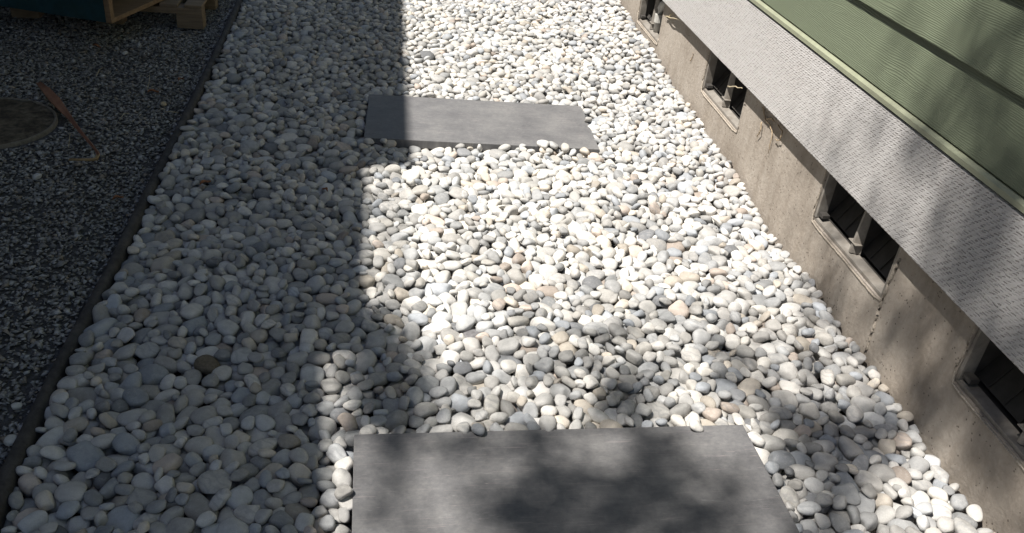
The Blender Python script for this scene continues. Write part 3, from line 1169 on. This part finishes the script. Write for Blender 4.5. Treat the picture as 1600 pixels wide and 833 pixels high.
cbox(0, LW, .0, RW, 0, .026, 'base_board', 'ply')
cbox(.036, LW - .036, -.004, .014, .0, HH, 'side_panel', 'teal')
cbox(.036, LW - .036, RW - .014, RW + .004, .0265, HH, 'side_panel', 'teal')
cbox(LW - .016, LW - .002, .036, RW - .036, .0265, HH, 'back_panel', 'ply')
for (u, w) in ((0, -.002), (0, RW - .036), (LW - .035, -.002), (LW - .035, RW - .036)):
    cbox(u, u + .035, w, w + .036, .0265, HH, 'corner_post', 'ply')
cbox(0, LW, .0, RW, HH + .001, HH + .02, 'lid_board', 'teal')

# ------------------------------------------------------------------ neighbouring house: its eave throws the long straight shadow
SHX, SHY = SUN.x / SUN.z, SUN.y / SUN.z
EZ = 5.2
nb = thing('neighbour_house', (-3.6, 4, 0), 'neighbouring house beside the slate strip whose eave shades the path', 'house')


def lift(x, y, z=EZ):
    return x + SHX * z, y + SHY * z


MB().box(-6.5, -3.6, -3.6, 13, -.12, EZ + .3).build('wall', 'stucco', nb)
# eave outline measured from its shadow: three set-backs
out = [(.062, 12.0), (.062, 6.7), (.070, 3.74), (-.150, 3.68), (-.105, 2.30), (-.245, 2.25), (-.185, 1.5), (-.15, -2.6)]
pl = [lift(x, y) for x, y in out]
poly = [(-6.4, pl[0][1])] + pl + [(-6.4, pl[-1][1])]
MB().prism(poly, 'z', EZ, EZ + .12).build('roof', 'roofing', nb)
# unseen slats added along the set-backs to half-shade the strips below
def screen(xa, xb, ya, yb, pitch, wid, z=EZ + .02):
    y = ya
    while y < yb:
        a_ = lift(xa, y, z); b_ = lift(xb, y, z)
        MB().box(a_[0], b_[0], a_[1], a_[1] + wid, z, z + .012).build('half_shade_slat', 'trimwood', nb)
        y += pitch
screen(-.17, .09, 2.28, 3.70, .040, .0135)
screen(-.25, -.06, .9, 2.24, .040, .012)

# ------------------------------------------------------------------ tree behind the viewpoint: its leaves throw the soft dapple
SR = random.Random(5)
targets = []      # (ground or wall point, blob radius, leaf cover)
def tg(px_, py_, r, cover, z=0.03):
    targets.append((ground_at(px_, py_, z), r, cover))
def tw(px_, py_, r, cover, x=BX):
    targets.append((wall_at(px_, py_, x), r, cover))

# how much shade the leaves throw over the pebbles and the near slab, read off the photograph every 50 pixels
GXP = np.arange(500, 1451, 50)
GYP = np.arange(450, 851, 50)
SHADE = np.array([
    [0, .3, 0, 0, 0, 0, .1, .15, .1, .2, .2, .1, .2, .3, .3, .4, .4, .2, .2, .3],
    [0, .95, .45, 0, 0, .1, .3, .35, .3, .5, .4, .3, .4, .45, .45, .55, .55, .3, .1, .4],
    [0, .9, 1, .2, .15, .45, .5, .5, .6, .75, .5, .3, .5, .7, .6, .6, .6, .35, .1, .5],
    [0, .6, 1, .8, .45, .5, .5, .5, .6, .9, .9, .3, .4, .85, .85, .7, .6, .4, .35, .8],
    [0, .3, 1, .9, .6, .6, .55, .55, .7, .85, 1, .5, .15, .3, .9, 1, 1, .95, .8, .9],
    [0, 0, .75, .6, .9, .95, .55, .95, .2, .15, .9, .7, 0, 0, .4, .95, 1, 1, .9, .4],
    [0, 0, .55, 0, 0, .65, .8, 1, 1, 1, 1, 1, .95, .65, .3, .7, 1, .9, .3, .1],
    [0, 0, .5, 0, 0, .65, 1, 1, 1, 1, 1, 1, 1, .75, .3, .8, 1, .5, .1, .1],
    [0, 0, .5, 0, 0, .65, 1, 1, 1, 1, 1, 1, 1, .75, .4, .9, 1, .5, .1, .1]])


def shade_at(px_, py_):
    if px_ < 480 or px_ > 1470 or py_ < 430 or py_ > 900:
        return 0
    fx_ = min(max((px_ - 500) / 50, 0), 18.999)
    fy_ = min(max((py_ - 450) / 50, 0), 7.999)
    i_, j_ = int(fx_), int(fy_)
    u_, v_ = fx_ - i_, fy_ - j_
    return ((SHADE[j_, i_] * (1 - u_) + SHADE[j_, i_ + 1] * u_) * (1 - v_) + (SHADE[j_ + 1, i_] * (1 - u_) + SHADE[j_ + 1, i_ + 1] * u_) * v_)


for a_ in [(1470, 165, .08, .85), (1440, 195, .07, .7), (1500, 150, .06, .6), (1590, 260, .12, .95), (1560, 290, .10, .9), (1530, 300, .08, .7), (1540, 60, .08, .65), (1590, 20, .08, .6), (1580, 100, .08, .7),
           (1500, 240, .05, .5), (1420, 40, .05, .35), (1390, 90, .05, .25), (1560, 190, .06, .55), (1510, 30, .06, .5)]:
    tw(*a_)


for a_ in [(568, 490, .06, 1.1), (590, 520, .07, 1.12), (600, 555, .08, 1.13), (605, 590, .08, 1.13), (612, 625, .08, 1.13), (618, 655, .07, 1.1), (580, 560, .06, 1.05), (585, 610, .06, 1.05)]:
    tg(*a_)


def wall_shade(y, z):
    """shade on the skirt board and the concrete: none beyond y = 3.3, deeper towards the viewpoint, in slanting streaks"""
    if z > .47:
        b_ = float(np.interp(y, [1.2, 1.7, 2.1, 2.6, 3.3], [.75, .70, .50, .42, 0]))
        k_ = mnoise.noise(Vector((y * 2.6 + z * 2.4, 4.0, z * .6))) * 1.1
    else:
        b_ = float(np.interp(y, [1.2, 1.7, 2.05, 2.4, 3.1], [.96, .95, .88, .62, .1]))
        k_ = mnoise.noise(Vector((y * 3.0 + z * 1.5, 9.0, z * 2.0))) * .7
    return min(max(b_ * (1 + k_), 0), .96)


lv, lf = [], []
def leaf_quad(c, L_, rnd):
    d = Vector((rnd.gauss(0, 1), rnd.gauss(0, 1), rnd.gauss(0, .5))).normalized()
    nrm = Vector((rnd.gauss(0, .5), rnd.gauss(0, .5), 1)).normalized()
    s = d.cross(nrm).normalized()
    o = len(lv)
    for u, w in ((-1, 0), (-.3, .42), (.35, .36), (1, 0), (.35, -.36), (-.3, -.42)):
        lv.append(tuple(c + d * (u * L_) + s * (w * L_)))
    for t in ((0, 1, 2), (0, 2, 3), (0, 3, 4), (0, 4, 5)):
        lf.append(tuple(o + i for i in t))


clumps = []
LEAF = .030
S0, S1 = 9.2, 11.2
area = 2.3 * 2.2
ncell = int(area / (LEAF * LEAF * 1.55 * .80))
for _ in range(int(ncell * 4.0)):
    gp = Vector((SR.uniform(-.45, 1.85), SR.uniform(1.3, 3.5), .02))
    qx, qy, _w = project(np.array(gp))
    cv = shade_at(qx, qy)
    cv = min(1, cv * 1.05)
    if SR.random() * 4.0 < -math.log(1 - min(cv, .982)):
        c = gp + SUN * SR.uniform(S0, S1)
        leaf_quad(c, LEAF * SR.uniform(.7, 1.3), SR)
wa = 2.6 * .83 * abs(SUN.x)
for _ in range(int(wa / (LEAF * LEAF * 1.55 * .8) * 4.0)):
    wy, wz = SR.uniform(.9, 3.5), SR.uniform(0, .83)
    if SR.random() * 4.0 < -math.log(1 - wall_shade(wy, wz)):
        leaf_quad(Vector((BX if wz > .47 else WX, wy, wz)) + SUN * SR.uniform(S0, S1), LEAF * SR.uniform(.7, 1.3), SR)
for k in range(26):
    gp = Vector((SR.uniform(-.2, 1.6), SR.uniform(1.4, 3.0), .02))
    qx, qy, _w = project(np.array(gp))
    if shade_at(qx, qy) > .55:
        clumps.append((gp + SUN * (S0 + S1) / 2, .1))
for (p, r, cov) in targets:
    c = p + SUN * SR.uniform(S0, S1)
    clumps.append((c, r))
    r *= 1.3
    cov *= .85
    nleaf = int(-math.log(1 - min(cov, .97)) * math.pi * r * r / (LEAF * LEAF * 1.55) * 1.15) + 2
    for _ in range(nleaf):
        q = Vector((SR.gauss(0, .6), SR.gauss(0, .6), SR.gauss(0, .8))) * r
        leaf_quad(c + q, LEAF * SR.uniform(.7, 1.3), SR)
tree = thing('tree', (-3.6, -5.4, -.1), 'leafy tree standing behind the viewpoint, casting dappled shade', 'tree')
base = Vector((-3.6, -5.4, -.1))
mb = MB()
trunk = [base, base + Vector((.05, .05, 2.4)), base + Vector((-.05, .25, 5.0)), base + Vector((-.05, 1.1, 7.2)), base + Vector((-.1, 2.2, 9.0)), base + Vector((-.15, 2.8, 10.8))]
mb.tube(trunk, [.30, .24, .20, .16, .11, .04], 12)
mb.build('trunk', 'treebark', tree, smooth=True)
hubs = []
for (c, r) in clumps:
    for h in hubs:
        if (h[0] - c).length < .55:
            h[1].append(c)
            break
    else:
        hubs.append((c, [c]))
for h, cs in hubs:
    mb = MB()
    st = trunk[3].lerp(trunk[4], SR.uniform(0, 1))
    mid = st.lerp(h, .55) + Vector((0, 0, .25))
    mb.tube([st, st.lerp(mid, .5) + Vector((0, 0, .08)), mid, h - Vector((0, 0, .05))], [.022, .014, .009, .005], 6)
    for c in cs[1:]:
        mb.tube([mid.lerp(h, .6), c], [.006, .003], 5)
    mb.build('limb', 'treebark', tree, smooth=True)
# the rest of the crown, over the viewpoint's back where it shades nothing in view
for _ in range(90):
    c = base + Vector((SR.uniform(-1.6, 1.4), SR.uniform(-1.6, 2.0), SR.uniform(5.5, 9.5)))
    for _ in range(26):
        leaf_quad(c + Vector((SR.gauss(0, .22), SR.gauss(0, .22), SR.gauss(0, .18))), SR.uniform(.03, .05), SR)
me = bpy.data.meshes.new('crown')
me.from_pydata([tuple(Vector(v) - base) for v in lv], [], lf)
me.materials.append(MAT['foliage'])
cr_ = bpy.data.objects.new('crown', me)
col.objects.link(cr_)
cr_.parent = tree
